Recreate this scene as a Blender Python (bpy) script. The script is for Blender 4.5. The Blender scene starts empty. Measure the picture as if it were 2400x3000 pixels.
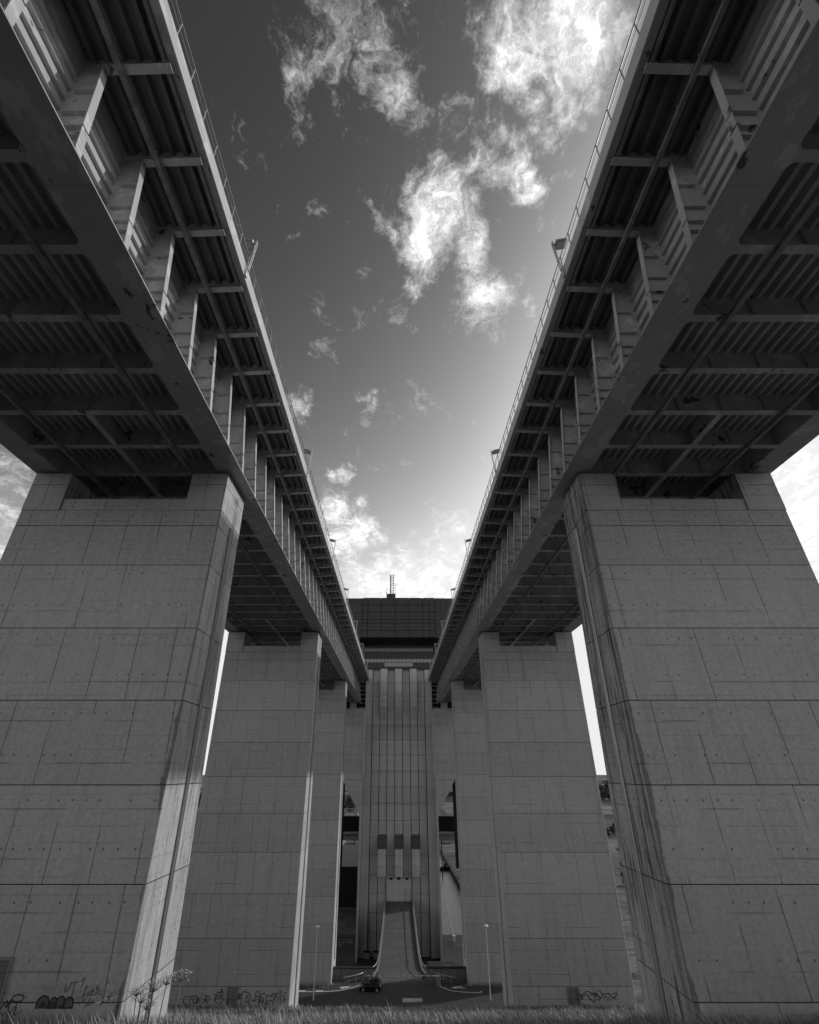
import bpy, math, random
from mathutils import Vector, Matrix
R = math.radians
random.seed(7)
SC = bpy.context.scene
COL = SC.collection

# ------------------------------------------------------------------ helpers
class MB:
    """collects shapes and links them as one mesh object"""
    def __init__(s): s.v=[]; s.f=[]; s.m=[]
    def add(s, vs, fs, mi=0):
        o=len(s.v); s.v+= [tuple(p) for p in vs]
        for f in fs: s.f.append([o+i for i in f]); s.m.append(mi)
    def box(s,x0,x1,y0,y1,z0,z1,mi=0):
        s.add([(x0,y0,z0),(x1,y0,z0),(x1,y1,z0),(x0,y1,z0),(x0,y0,z1),(x1,y0,z1),(x1,y1,z1),(x0,y1,z1)],
              [(0,3,2,1),(4,5,6,7),(0,1,5,4),(1,2,6,5),(2,3,7,6),(3,0,4,7)],mi)
    def hexa(s,b,t,mi=0):
        s.add(list(b)+list(t),[(0,3,2,1),(4,5,6,7),(0,1,5,4),(1,2,6,5),(2,3,7,6),(3,0,4,7)],mi)
    def prism_y(s,poly,y0,y1,mi=0):
        n=len(poly)
        s.add([(x,y0,z) for x,z in poly]+[(x,y1,z) for x,z in poly],
              [list(range(n)),list(range(2*n-1,n-1,-1))]+[(i,i+n,(i+1)%n+n,(i+1)%n) for i in range(n)],mi)
    def prism_x(s,poly,x0,x1,mi=0):
        n=len(poly)
        s.add([(x0,y,z) for y,z in poly]+[(x1,y,z) for y,z in poly],
              [list(range(n)),list(range(2*n-1,n-1,-1))]+[(i,i+n,(i+1)%n+n,(i+1)%n) for i in range(n)],mi)
    def prism_z(s,polyb,polyt,z0,z1,mi=0,side=None):
        n=len(polyb); o=len(s.v)
        s.v+=[(x,y,z0) for x,y in polyb]+[(x,y,z1) for x,y in polyt]
        def a(f,m): s.f.append([o+i for i in f]); s.m.append(m)
        a(list(range(n-1,-1,-1)),mi); a(list(range(n,2*n)),mi)
        for i in range(n):
            j=(i+1)%n
            dx=abs(polyb[j][0]-polyb[i][0]); dy=abs(polyb[j][1]-polyb[i][1])
            a((i,j,j+n,i+n), side if (side is not None and dy>dx) else mi)
    def tube(s,path,r,n=6,mi=0,cap=True,r1=None):
        P=[Vector(p) for p in path]; o=len(s.v); k=len(P)
        for i,p in enumerate(P):
            t=(P[min(i+1,k-1)]-P[max(i-1,0)]).normalized()
            u=t.cross(Vector((0,0,1)))
            if u.length<1e-3: u=t.cross(Vector((1,0,0)))
            u.normalize(); w=u.cross(t)
            rr=r if r1 is None else r+(r1-r)*i/(k-1)
            for q in range(n):
                a=2*math.pi*q/n
                s.v.append(tuple(p+u*math.cos(a)*rr+w*math.sin(a)*rr))
        for i in range(k-1):
            for q in range(n):
                q2=(q+1)%n
                s.f.append([o+i*n+q,o+i*n+q2,o+(i+1)*n+q2,o+(i+1)*n+q]); s.m.append(mi)
        if cap:
            s.f.append([o+q for q in range(n-1,-1,-1)]); s.m.append(mi)
            s.f.append([o+(k-1)*n+q for q in range(n)]); s.m.append(mi)
    def build(s,name,mats,parent=None,smooth=False):
        me=bpy.data.meshes.new(name); me.from_pydata(s.v,[],s.f); 
        for m in (mats if isinstance(mats,(list,tuple)) else [mats]): me.materials.append(m)
        me.polygons.foreach_set('material_index',s.m)
        if smooth: me.polygons.foreach_set('use_smooth',[True]*len(s.f))
        me.update()
        o=bpy.data.objects.new(name,me); COL.objects.link(o)
        if parent: o.parent=parent
        return o
def tag(o,label=None,cat=None,group=None,kind=None):
    if label: o['label']=label
    if cat: o['category']=cat
    if group: o['group']=group
    if kind: o['kind']=kind
    return o
def thing(name,label,cat,loc=(0,0,0),group=None):
    o=bpy.data.objects.new(name,None); COL.objects.link(o); o.location=loc; o.empty_display_size=.3
    return tag(o,label,cat,group)
def structure(o): o['kind']='structure'; return o
def dup(root,loc=None,rotz=None,label=None,group=None,scale=None):
    r=root.copy(); COL.objects.link(r)
    if loc is not None: r.location=loc
    if rotz is not None: r.rotation_euler=(0,0,rotz)
    if scale is not None: r.scale=scale
    if label: r['label']=label
    if group: r['group']=group
    for ch in [c for c in bpy.data.objects if c.parent==root]:
        c=ch.copy(); COL.objects.link(c); c.parent=r
        for g in [q for q in bpy.data.objects if q.parent==ch]:
            d=g.copy(); COL.objects.link(d); d.parent=c
    return r
def spline(pts,n=6):
    P=[Vector(p) for p in pts]; out=[]
    for i in range(len(P)-1):
        p0=P[max(i-1,0)];p1=P[i];p2=P[i+1];p3=P[min(i+2,len(P)-1)]
        for k in range(n):
            t=k/n
            out.append(.5*((2*p1)+(p2-p0)*t+(2*p0-5*p1+4*p2-p3)*t*t+(3*p1-p0-3*p2+p3)*t*t*t))
    out.append(P[-1]); return out

# ------------------------------------------------------------------ materials
class NT:
    def __init__(s,nt): s.nt=nt; s.n=nt.nodes; s.l=nt.links
    def node(s,t,**k):
        n=s.n.new(t)
        for a,b in k.items(): setattr(n,a,b)
        return n
    def put(s,sock,val):
        if isinstance(val,bpy.types.NodeSocket): s.l.new(val,sock)
        else: sock.default_value=val
    def math(s,op,a,b=None,c=None,clamp=False):
        n=s.node('ShaderNodeMath',operation=op,use_clamp=clamp); s.put(n.inputs[0],a)
        if b is not None: s.put(n.inputs[1],b)
        if c is not None: s.put(n.inputs[2],c)
        return n.outputs[0]
    def vmath(s,op,a,b):
        n=s.node('ShaderNodeVectorMath',operation=op); s.put(n.inputs[0],a); s.put(n.inputs[1],b)
        return n.outputs['Value'] if op in('DISTANCE','DOT_PRODUCT','LENGTH') else n.outputs[0]
    def noise(s,vec,scale,detail=4,rough=.55,dist=0):
        n=s.node('ShaderNodeTexNoise'); s.put(n.inputs['Vector'],vec); n.inputs['Scale'].default_value=scale
        n.inputs['Detail'].default_value=detail; n.inputs['Roughness'].default_value=rough; n.inputs['Distortion'].default_value=dist
        return n.outputs[0]
    def ramp(s,v,a,b,lo=0.,hi=1.,smooth=True):
        n=s.node('ShaderNodeMapRange',interpolation_type='SMOOTHSTEP' if smooth else 'LINEAR'); s.put(n.inputs[0],v)
        for i,q in enumerate((a,b,lo,hi)): n.inputs[i+1].default_value=q
        return n.outputs[0]
    def gray(s,v):
        n=s.node('ShaderNodeCombineColor')
        for i in range(3): s.put(n.inputs[i],v)
        return n.outputs[0]
def new_mat(name,rough=.8,metal=0,spec=.3):
    m=bpy.data.materials.new(name); m.use_nodes=True
    t=NT(m.node_tree); b=t.n['Principled BSDF']
    b.inputs['Roughness'].default_value=rough; b.inputs['Metallic'].default_value=metal
    b.inputs['Specular IOR Level'].default_value=spec
    return m,t,b
def pos(t):
    g=t.node('ShaderNodeNewGeometry'); return g.outputs['Position'],g
def scaled(t,p,sx,sy,sz): return t.vmath('MULTIPLY',p,(sx,sy,sz))
def bump(t,b,h,strength=.3,dist=.02):
    n=t.node('ShaderNodeBump'); n.inputs['Strength'].default_value=strength; n.inputs['Distance'].default_value=dist
    t.put(n.inputs['Height'],h); t.l.new(n.outputs[0],b.inputs['Normal'])
def concrete(name,base=.34,streak=.22,blotch=.25,panel=2.05,holes=True,light=0.,edge=False,panels=0.,grime=0.):
    m,t,b=new_mat(name,.85,0,.2); p,g=pos(t)
    sx=t.node('ShaderNodeSeparateXYZ'); t.l.new(p,sx.inputs[0]); x,y,z=sx.outputs
    h=t.math('ADD',x,y)
    big=t.noise(p,.22,4,.6); st=t.noise(scaled(t,p,2.6,2.6,.12),1.,5,.65); st2=t.noise(scaled(t,p,7,7,.5),1.,3,.6)
    fine=t.noise(p,6,5,.7); grain=t.noise(p,26,3,.7)
    v=t.math('MULTIPLY_ADD',t.math('SUBTRACT',big,.5),blotch*1.4,1.)
    v=t.math('MULTIPLY',v,t.math('MULTIPLY_ADD',t.math('SUBTRACT',st,.5),streak*2,1.))
    v=t.math('MULTIPLY',v,t.math('MULTIPLY_ADD',t.math('SUBTRACT',st2,.5),streak*.9,1.))
    v=t.math('MULTIPLY',v,t.math('MULTIPLY_ADD',t.math('SUBTRACT',fine,.5),.8,1.))
    v=t.math('MULTIPLY',v,t.math('MULTIPLY_ADD',t.math('SUBTRACT',grain,.5),.6,1.))
    # run-down dirt where streak noise is low
    drip=t.ramp(t.noise(scaled(t,p,1.5,1.5,.05),1.,6,.7),.36,.5,1-streak*1.1,1.)
    v=t.math('MULTIPLY',v,drip)
    # shuttering joints: each pour has its own offset
    row=t.math('FLOOR',t.math('DIVIDE',t.math('ADD',z,.6),3.85))
    off=t.math('MULTIPLY',t.math('FRACT',t.math('MULTIPLY',row,.618)),.5)
    v=t.math('MULTIPLY',v,t.math('MULTIPLY_ADD',t.math('FRACT',t.math('MULTIPLY',row,.377)),.14,.93))
    hh=t.math('ADD',t.math('DIVIDE',h,panel),off)
    d=t.math('ABSOLUTE',t.math('SUBTRACT',t.math('FRACT',hh),.5))
    ln=t.ramp(d,.006,.018,0.,1.)
    lm=t.ramp(t.noise(scaled(t,p,.5,.5,.35),1.,2,.5),.36,.56,0.,1.)
    ln=t.math('SUBTRACT',1.,t.math('MULTIPLY',t.math('SUBTRACT',1.,ln),t.math('MULTIPLY',lm,.62)))
    if panel<30: v=t.math('MULTIPLY',v,ln)
    zz=t.math('DIVIDE',t.math('ADD',z,.6),1.925)
    d2=t.math('ABSOLUTE',t.math('SUBTRACT',t.math('FRACT',zz),.5))
    l2=t.ramp(d2,.006,.022,0.,1.)
    lm2=t.ramp(t.noise(scaled(t,p,.3,.3,1.1),1.,2,.5),.46,.62,0.,1.)
    v=t.math('MULTIPLY',v,t.math('SUBTRACT',1.,t.math('MULTIPLY',t.math('SUBTRACT',1.,l2),t.math('MULTIPLY',lm2,.4))))
    bz=t.math('ABSOLUTE',t.math('SUBTRACT',t.math('FRACT',t.math('DIVIDE',z,.64)),.5)); bl_=t.math('MULTIPLY',t.math('SUBTRACT',1.,t.ramp(bz,.02,.06)),t.ramp(t.noise(scaled(t,p,.35,.35,2.2),1.,3,.6),.45,.62))
    v=t.math('MULTIPLY',v,t.math('SUBTRACT',1.,t.math('MULTIPLY',bl_,.2)))
    if holes:
        hx=t.math('DIVIDE',h,.68); fx=t.math('MULTIPLY',t.math('SUBTRACT',t.math('FRACT',hx),.5),.68)
        zq=t.math('DIVIDE',t.math('ADD',z,.25),1.925); fz=t.math('MULTIPLY',t.math('SUBTRACT',t.math('FRACT',zq),.5),1.925)
        wn=t.node('ShaderNodeTexWhiteNoise',noise_dimensions='2D'); cb=t.node('ShaderNodeCombineXYZ')
        t.put(cb.inputs[0],t.math('FLOOR',hx)); t.put(cb.inputs[1],t.math('FLOOR',zq)); t.l.new(cb.outputs[0],wn.inputs[0])
        jx=t.math('MULTIPLY',t.math('SUBTRACT',wn.outputs[0],.5),.3)
        rr=t.math('SQRT',t.math('ADD',t.math('POWER',t.math('SUBTRACT',fx,jx),2.),t.math('POWER',fz,2.)))
        hole=t.math('MULTIPLY',t.math('SUBTRACT',1.,t.ramp(t.math('ADD',rr,t.math('MULTIPLY',t.math('SUBTRACT',t.noise(p,14,2,.5),.5),.05)),.022,.065)),t.ramp(wn.outputs[0],.38,.5))
        v=t.math('MULTIPLY',v,t.math('SUBTRACT',1.,t.math('MULTIPLY',hole,.75)))
    if light:
        lime=t.ramp(t.noise(scaled(t,p,1.7,1.7,.22),1.,4,.6),.56,.7,0.,light)
        v=t.math('ADD',v,lime)
    if edge:   # ragged damp stain down the inner corner of the face
        ax=t.math('SUBTRACT',t.math('ABSOLUTE',x),11.6); en=t.noise(scaled(t,p,1.2,1.2,.35),1.,6,.65)
        wdt=t.math('MULTIPLY',t.ramp(en,.42,.8,.0,.7),t.ramp(z,8.,-6.,.1,1.))
        v=t.math('MULTIPLY',v,t.math('SUBTRACT',1.,t.math('MULTIPLY',t.math('MULTIPLY',t.ramp(t.math('SUBTRACT',ax,wdt),.06,-.06),t.ramp(y,46.,44.)),.55)))
    if grime:   # black algae and water streaks
        gn=t.noise(scaled(t,p,3.6,3.6,.32),1.,8,.7); gm=t.noise(scaled(t,p,.5,.5,.16),1.,4,.6)
        v=t.math('MULTIPLY',v,t.math('SUBTRACT',1.,t.math('MULTIPLY',t.math('MULTIPLY',t.ramp(gn,.47,.6),t.ramp(gm,.36,.58,.25,1.)),grime)))
    if panels:
        v=t.math('MULTIPLY',v,t.math('MULTIPLY_ADD',t.math('SUBTRACT',g.outputs['Random Per Island'],.5),panels*2,1.))
    v=t.math('MULTIPLY',v,base)
    t.l.new(t.gray(v),b.inputs['Base Color'])
    bump(t,b,t.math('ADD',fine,t.math('MULTIPLY',grain,.5)),.35,.03)
    return m
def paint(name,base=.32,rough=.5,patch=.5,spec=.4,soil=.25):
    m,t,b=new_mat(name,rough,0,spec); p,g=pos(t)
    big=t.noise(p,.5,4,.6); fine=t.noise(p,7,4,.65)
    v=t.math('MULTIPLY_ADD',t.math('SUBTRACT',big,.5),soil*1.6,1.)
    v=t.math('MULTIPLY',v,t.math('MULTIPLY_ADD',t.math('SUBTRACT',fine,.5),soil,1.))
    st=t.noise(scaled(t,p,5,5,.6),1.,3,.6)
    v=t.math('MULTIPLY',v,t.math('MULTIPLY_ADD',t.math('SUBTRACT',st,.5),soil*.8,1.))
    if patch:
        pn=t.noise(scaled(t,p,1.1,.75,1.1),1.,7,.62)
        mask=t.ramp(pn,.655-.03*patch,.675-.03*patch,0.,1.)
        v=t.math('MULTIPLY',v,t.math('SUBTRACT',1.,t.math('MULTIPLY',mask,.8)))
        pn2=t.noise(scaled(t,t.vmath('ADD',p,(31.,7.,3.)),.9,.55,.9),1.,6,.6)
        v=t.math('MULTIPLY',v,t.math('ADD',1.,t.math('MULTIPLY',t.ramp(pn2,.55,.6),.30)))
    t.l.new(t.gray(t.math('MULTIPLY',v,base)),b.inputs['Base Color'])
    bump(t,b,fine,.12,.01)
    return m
def plain(name,base,rough=.6,metal=0,spec=.3,vary=.25,scale=3):
    m,t,b=new_mat(name,rough,metal,spec); p,g=pos(t)
    n=t.noise(p,scale,4,.6)
    t.l.new(t.gray(t.math('MULTIPLY',t.math('MULTIPLY_ADD',t.math('SUBTRACT',n,.5),vary*2,1.),base)),b.inputs['Base Color'])
    return m
M={}
M['pier']=concrete('pier_concrete',.47,.06,.16,edge=True,grime=.08)
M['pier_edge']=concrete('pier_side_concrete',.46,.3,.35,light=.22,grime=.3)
M['joint']=plain('joint_dirt',.05,.95,vary=.4)
M['tower']=concrete('tower_concrete',.55,.14,.2,panel=40,holes=False,panels=.12)
M['tower_light']=concrete('tower_pale_concrete',.58,.14,.2,panel=40,holes=False,panels=.1)
M['moss']=plain('mossy_concrete',.10,.95,vary=.8,scale=1.6)
M['groove']=plain('groove_black',.03,.95)
M['steel']=paint('grey_steel_paint',.35,.5,.9)
M['steel_clean']=paint('grey_stiffener_paint',.46,.5,.25,soil=.2)
M['steel_dark']=paint('dark_deck_paint',.15,.7,.0,soil=.5)  # walkway deck paint, darker and more mottled than the other steel
M['fascia']=paint('pale_fascia_paint',.42,.45,.15,soil=.18)
M['rail']=plain('railing_steel',.30,.45,.3)
M['rust']=plain('rusted_pipe',.22,.7,vary=.9,scale=2.2)
M['white']=plain('white_paint',.78,.5,vary=.12)
M['galv']=plain('galvanised_steel',.5,.4,.5,vary=.2)
M['black']=plain('black_steel',.012,.6,vary=.4)
M['darkclad']=plain('dark_cladding',.05,.45,0,.4,.5,1.1)
M['darkclad2']=plain('dark_cladding_panel',.045,.45,0,.4,.6,.7)
M['glass'],_t,_b=new_mat('window_glass',.12,0,.8); _b.inputs['Base Color'].default_value=(.30,.30,.30,1)
M['asphalt']=plain('asphalt',.065,.9,vary=.35,scale=1.2)
M['ramp']=plain('ramp_concrete',.12,.9,vary=.5,scale=.7)
M['yard']=plain('yard_paving',.045,.9,vary=.6,scale=.4)
M['wall']=concrete('low_wall_concrete',.2,.2,.3)
M['spray']=plain('black_spray_paint',.045,.7,vary=.2)
M['spray2']=plain('grey_spray_fill',.13,.7,vary=.5)
M['spray3']=plain('pale_spray_paint',.42,.7,vary=.4)
M['spray4']=plain('white_spray_paint',.8,.7,vary=.1)
M['car']=plain('black_car_paint',.008,.18,0,.6,.1)
M['carglass'],_t,_b=new_mat('car_glass',.05,0,.9); _b.inputs['Base Color'].default_value=(.03,.03,.03,1)
M['tyre']=plain('tyre_rubber',.015,.9)
M['lens']=plain('lamp_lens',.6,.15,0,.7,.1)
M['stem']=plain('plant_stem',.17,.7,vary=.4,scale=9)
M['umbel']=plain('umbel_flower',.62,.8,vary=.6,scale=60)
M['bark']=plain('bark',.05,.95)
def leaf_mat(name,lo,hi,scale):
    m,t,b=new_mat(name,.75,0,.15); p,g=pos(t)
    n=t.noise(p,scale,3,.6); r=g.outputs['Random Per Island']
    v=t.math('ADD',t.math('MULTIPLY',n,.6),t.math('MULTIPLY',r,.4))
    t.l.new(t.gray(t.ramp(v,.25,.75,lo,hi)),b.inputs['Base Color'])
    return m
M['leaf']=leaf_mat('tree_foliage',.035,.12,.25)
M['grass']=leaf_mat('grass_blades',.11,.56,.35)

def ground_mat():
    m,t,b=new_mat('meadow_ground',.95,0,.1); p,g=pos(t)
    sx=t.node('ShaderNodeSeparateXYZ'); t.l.new(p,sx.inputs[0])
    near=t.noise(p,1.4,6,.7); mid=t.noise(scaled(t,p,.03,.03,0),1.,5,.6)
    vo=t.node('ShaderNodeTexVoronoi'); t.put(vo.inputs['Vector'],scaled(t,p,.0035,.009,0)); vo.inputs['Scale'].default_value=1.
    cell=t.node('ShaderNodeSeparateColor'); t.l.new(vo.outputs['Color'],cell.inputs[0])
    field=t.ramp(cell.outputs[0],.1,.9,.035,.24,False)
    far=t.ramp(sx.outputs[1],180,420,0.,1.)
    base=t.math('MULTIPLY',t.math('MULTIPLY_ADD',near,.30,.03),t.ramp(t.noise(p,.22,5,.65),.3,.7,.45,1.15))
    v=t.math('ADD',t.math('MULTIPLY',base,t.math('SUBTRACT',1.,far)),t.math('MULTIPLY',field,far))
    v=t.math('MULTIPLY',v,t.math('MULTIPLY_ADD',mid,.9,.5))
    hd_=t.ramp(t.noise(scaled(t,p,.012,.05,0),1.,6,.7),.5,.6,1.,.45); v=t.math('MULTIPLY',v,t.math('ADD',t.math('MULTIPLY',hd_,far),t.math('SUBTRACT',1.,far)))
    t.l.new(t.gray(v),b.inputs['Base Color']); return m
M['ground']=ground_mat()
def water_mat():
    m,t,b=new_mat('canal_water',.22,0,.14); p,g=pos(t)
    b.inputs['Base Color'].default_value=(.025,.025,.025,1)
    n=t.noise(scaled(t,p,1.,.6,1.),1.8,5,.65,.6); bump(t,b,n,.9,.35); return m
M['water']=water_mat()

# ------------------------------------------------------------------ terrain
PROF=[(-400,6.),(-60,5.),(-20,1.8),(0,-1.7),(10,-4.75),(27.5,-9.25),(50,-16.3),(66,-20.95),(71,-22.3),(80,-27.),(90,-31.75),(113.5,-31.75),(119,-39.3),(9e4,-39.3)]
PROF2=[(-400,6.),(-60,5.),(-20,1.8),(0,-1.7),(10,-4.75),(27.5,-9.25),(50,-16.3),(70,-22.2),(95,-28.9),(125,-34.),(180,-38.6),(240,-39.3),(9e4,-39.3)]
def lerp(P,y):
    for (a,za),(b,zb) in zip(P,P[1:]):
        if y<=b: return za+(zb-za)*max(0,(y-a))/(b-a)
    return P[-1][1]
def hz(x,y):
    k=min(1,max(0,(abs(x)-30)/14)); z=lerp(PROF,y)*(1-k)+lerp(PROF2,y)*k
    if 10.<x<24. and y>171.9: z=-44
    if -45<x<24. and y>292: z=-44
    if y>400: z+=max(0,math.sin(x*.004+1.3)*5+math.sin(y*.003+x*.0015)*5-3)*min(1,(y-400)/500)*(0 if -70<x<45 and y<1600 else 1)
    if y<95 and abs(x)<80: z+=.07*math.sin(x*.7+y*.3)*math.sin(y*.45-x*.2)
    return z
xs=[-6000,-3500,-2200,-1500,-1000,-700,-500,-350,-250,-180,-130,-100,-80,-60,-50]+[-45.01,-44.99]+[-44,-40,-36,-33]+[i*2. for i in range(-15,5)]+[9.99,10.01]+[12,14,16,18,20,22,23.99,24.01]+[26,28,30,33,36,40,44,50,60,80,100,130,180,250,350,500,700,1000,1500,2200,3500,6000]
ys=[-400,-200,-100,-60,-40,-30]+[i*2. for i in range(-10,57)]+[113.4,113.6,115,117,119,125,135,150,165,171.8,172,180,200,240,280,291.9,292.1,330,400,500,620,760,900,1100,1400,1800,2400,3200,4500,7000]
tm=MB(); nx=len(xs)
tm.v=[(x,y,hz(x,y)) for y in ys for x in xs]
for j in range(len(ys)-1):
    for i in range(nx-1):
        tm.f.append((j*nx+i,j*nx+i+1,(j+1)*nx+i+1,(j+1)*nx+i)); tm.m.append(0)
structure(tm.build('ground',M['ground']))
w=MB(); w.add([(10,172,-41),(24,172,-41),(24,292.2,-41),(10,292.2,-41)],[(0,1,2,3)])
w.add([(-45,292.2,-41),(24,292.2,-41),(24,1600,-41),(-45,1600,-41)],[(0,1,2,3)])
structure(w.build('canal_water',M['water']))
r=MB(); r.box(-70,70,92.5,111.2,-31.9,-31.70); structure(r.build('road',M['asphalt']))
q=MB(); q.box(23.9,25.2,170,420,-44,-39.1); q.box(-10.4,-9.9,172,290,-44,-39.2); structure(q.build('quay',M['yard']))
yd=MB(); yd.box(-30,30,115.5,171.9,-39.4,-39.2); structure(yd.build('lower_yard_pavement',M['yard']))

# road markings
mk=MB(); ZR=-31.694
def strip(path,wd,z=ZR):
    P=spline([(x,y,z) for x,y in path],5); o=len(mk.v)
    for i,p in enumerate(P):
        t=(P[min(i+1,len(P)-1)]-P[max(i-1,0)]).normalized(); n=Vector((-t.y,t.x,0))*wd/2
        mk.v+= [tuple(p+n),tuple(p-n)]
    for i in range(len(P)-1): mk.f.append((o+2*i,o+2*i+1,o+2*i+3,o+2*i+2)); mk.m.append(0)
strip([(-26,107.3),(-16,107.4),(-10.6,107.7),(-8.4,108.8),(-6.7,110.2)],.2)
strip([(6.1,110.6),(7.4,108.8),(9.1,107.5),(12.8,107.0),(13.2,107.6)],.2)
for x in (-16.,-13.1): strip([(x-.6,107.75),(x+.6,107.75)],.35)
for sx in (-9.0,9.6):
    mk.add([(sx-1.1,109.1,ZR),(sx-.3,108.6,ZR),(sx-.3,108.95,ZR),(sx+1.2,108.75,ZR),(sx+1.2,109.0,ZR),(sx-.2,109.25,ZR),(sx+.9,109.55,ZR),(sx+.7,109.75,ZR),(sx-.4,109.5,ZR)],[(0,1,2,3,4,5,6,7,8)])
structure(mk.build('road_marking',M['white']))

# ------------------------------------------------------------------ piers
JZ=[14.6,13.5,10.85,7.05,3.25,-.6,-4.45,-8.3,-12.15,-16.0,-19.85,-23.7,-27.55,-31.4]
PIN,POUT,PTOP=11.54,24.2,17.4
def hd(z): return 1.88+(PTOP-z)*.032
def make_pier(yc,sgn,zb,label):
    m=MB()
    def plan(z,ins,groove):
        h=hd(z)-ins; a=PIN+ins; b=POUT-ins
        c=.05
        P=[(a+c,-h),(b-c,-h),(b,-h+c),(b,h-c),(b-c,h),(a+c,h),(a,h-c)]
        if groove: P+=[(a,.25),(a+.4,.25),(a+.4,-.1),(a,-.1)]
        P+=[(a,-h+c)]
        return [(sgn*x,y) for x,y in P]
    zs=[z for z in JZ if z>zb+.4]+[zb]
    top=13.5+1.1
    for i in range(len(zs)-1):
        z1=zs[i]; z0=zs[i+1]+.045
        g=(i==len(zs)-2)
        m.prism_z(plan(z0,0,g),plan(z1,0,g),z0,z1,0,1)
        if i<len(zs)-2: m.prism_z(plan(z0-.045,.05,False),plan(z0-.045,.05,False),z0-.045,z0,2)
    # horns and notch
    z1=PTOP
    m.prism_z(plan(14.6,.05,False),plan(14.6,.05,False),14.6,14.645,2)
    def rect(a,b,h): return [(sgn*a,-h),(sgn*b,-h),(sgn*b,h),(sgn*a,h)]
    for a,b in((PIN,PIN+2.36),(POUT-2.36,POUT)):
        m.prism_z(rect(a,b,hd(14.6)),rect(a,b,hd(16.5)),14.645,16.5,0,1)
        m.prism_z(rect(a+.03,b-.03,hd(16.5)-.03),rect(a+.03,b-.03,hd(16.5)-.03),16.5,16.54,2)
        m.prism_z(rect(a,b,hd(16.5)),rect(a,b,hd(z1)),16.54,z1,0,1)
        m.box(*sorted((sgn*(a+.6),sgn*(b-.6))),-.8,.8,z1,17.58,2)
    m.prism_z(rect(PIN+2.36,POUT-2.36,hd(15)-.10),rect(PIN+2.36,POUT-2.36,hd(15.5)-.10),14.645,15.5,0,1)
    # rain pipe on the inner narrow face
    o=m.build('bridge_pier',[M['pier'],M['pier_edge'],M['joint']]); o.location=(0,yc,0)
    for p in o.data.polygons: pass
    tag(o,label,'pier','concrete piers carrying the two canal bridges')
    d=MB()
    zt=14.3; zl=zb+3.2
    for yy,rr in((.06,.07),(.34,.035)):
        d.tube([(sgn*(PIN-.06),yy,zl),(sgn*(PIN-.06),yy,zt)],rr,6)
    dp=d.build('drain_pipe',M['galv'] if sgn>0 else M['rail'],o)
    return o
PY=[29.62,71.62,113.62]
piers={}
txt={(0,-1):'nearest left pier, sunlit along its inner edge, with bubble-letter graffiti at its foot',
     (1,-1):'left-hand middle pier with a row of outlined graffiti and a small door at its foot',
     (2,-1):'left-hand far pier standing behind the left street lamp and beside the car',
     (0,1):'nearest right pier with dark water stains down its narrow inner side',
     (1,1):'right-hand middle pier with scribbled black graffiti in the grass at its foot',
     (2,1):'right-hand far pier standing behind the right street lamp'}
for i,yc in enumerate(PY):
    for s in(-1,1):
        zb=(-14.,-26.,-32.4)[i]
        piers[i,s]=make_pier(yc,s,zb,txt[i,s])
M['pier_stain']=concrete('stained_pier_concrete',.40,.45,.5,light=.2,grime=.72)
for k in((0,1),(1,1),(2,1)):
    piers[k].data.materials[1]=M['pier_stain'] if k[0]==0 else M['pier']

# graffiti: painted strokes on the pier faces
def ribbon(mb,path,wd,yf,mi=0,smooth=True):
    P=spline([(x,0,z) for x,z in path],4) if smooth and len(path)>2 else [Vector((x,0,z)) for x,z in path]
    o=len(mb.v)
    for i,p in enumerate(P):
        t=(P[min(i+1,len(P)-1)]-P[max(i-1,0)])
        if t.length<1e-6: t=Vector((1,0,0))
        t.normalize(); n=Vector((-t.z,0,t.x))*wd/2
        for q in(p+n,p-n): mb.v.append((q.x,yf(q.z),q.z))
    for i in range(len(P)-1): mb.f.append((o+2*i,o+2*i+1,o+2*i+3,o+2*i+2)); mb.m.append(mi)
def filled(mb,poly,yf,mi):
    o=len(mb.v); mb.v+=[(x,yf(z),z) for x,z in poly]; mb.f.append(list(range(o,o+len(poly)))); mb.m.append(mi)
def circ(cx,cy,rx,ry,a0=0,a1=360,n=10): return [(cx+rx*math.cos(R(a0+(a1-a0)*i/n)),cy+ry*math.sin(R(a0+(a1-a0)*i/n))) for i in range(n+1)]
def graffiti(pier,yc,strokes,fills,T,mats,label,n0=[0]):
    mb=MB(); k=[0]
    def yf(z,e): return -hd(z)-.006-e
    for poly,mi in fills:
        filled(mb,[T(*p) for p in poly],lambda z:yf(z,0),mi)
    n0[0]+=7
    for i,(path,wd,mi) in enumerate(strokes):
        ribbon(mb,[T(*p) for p in path],wd*.78,lambda z:yf(z,.002+.0006*((i+n0[0])%40)),mi)
    o=mb.build('graffiti',mats,pier); o['label']=label; return o
GM=[M['spray'],M['spray2'],M['spray3'],M['spray4']]
# nearest left pier
T1=lambda x,y:(-16.63+.00452*x,-8.01-.00346*(y-400))
S=[]; F=[]
for i,(cx,wd,ht) in enumerate(((420,52,62),(512,30,48),(575,38,58),(648,42,50))):
    body=[(cx-wd,530),(cx-wd,470)]+circ(cx,480,wd,ht,180,360,8)[1:]+[(cx+wd,530)]
    F.append((body,1)); S.append((body,.075,0))
S+= [([(395,515),(415,470),(440,490),(420,512),(398,514)],.05,0),([(500,500),(520,470),(532,492),(505,505)],.06,0),([(470,500),(490,485),(470,520),(540,520)],.07,0),([(560,520),(580,505),(600,520)],.06,0),([(610,525),(690,515)],.05,0)]
F.append(([(408,500),(422,478),(436,498)],0))
graffiti(piers[0,-1],29.62,S,F,T1,GM,'black outlined bubble letters near the grass')
S=[]
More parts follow.
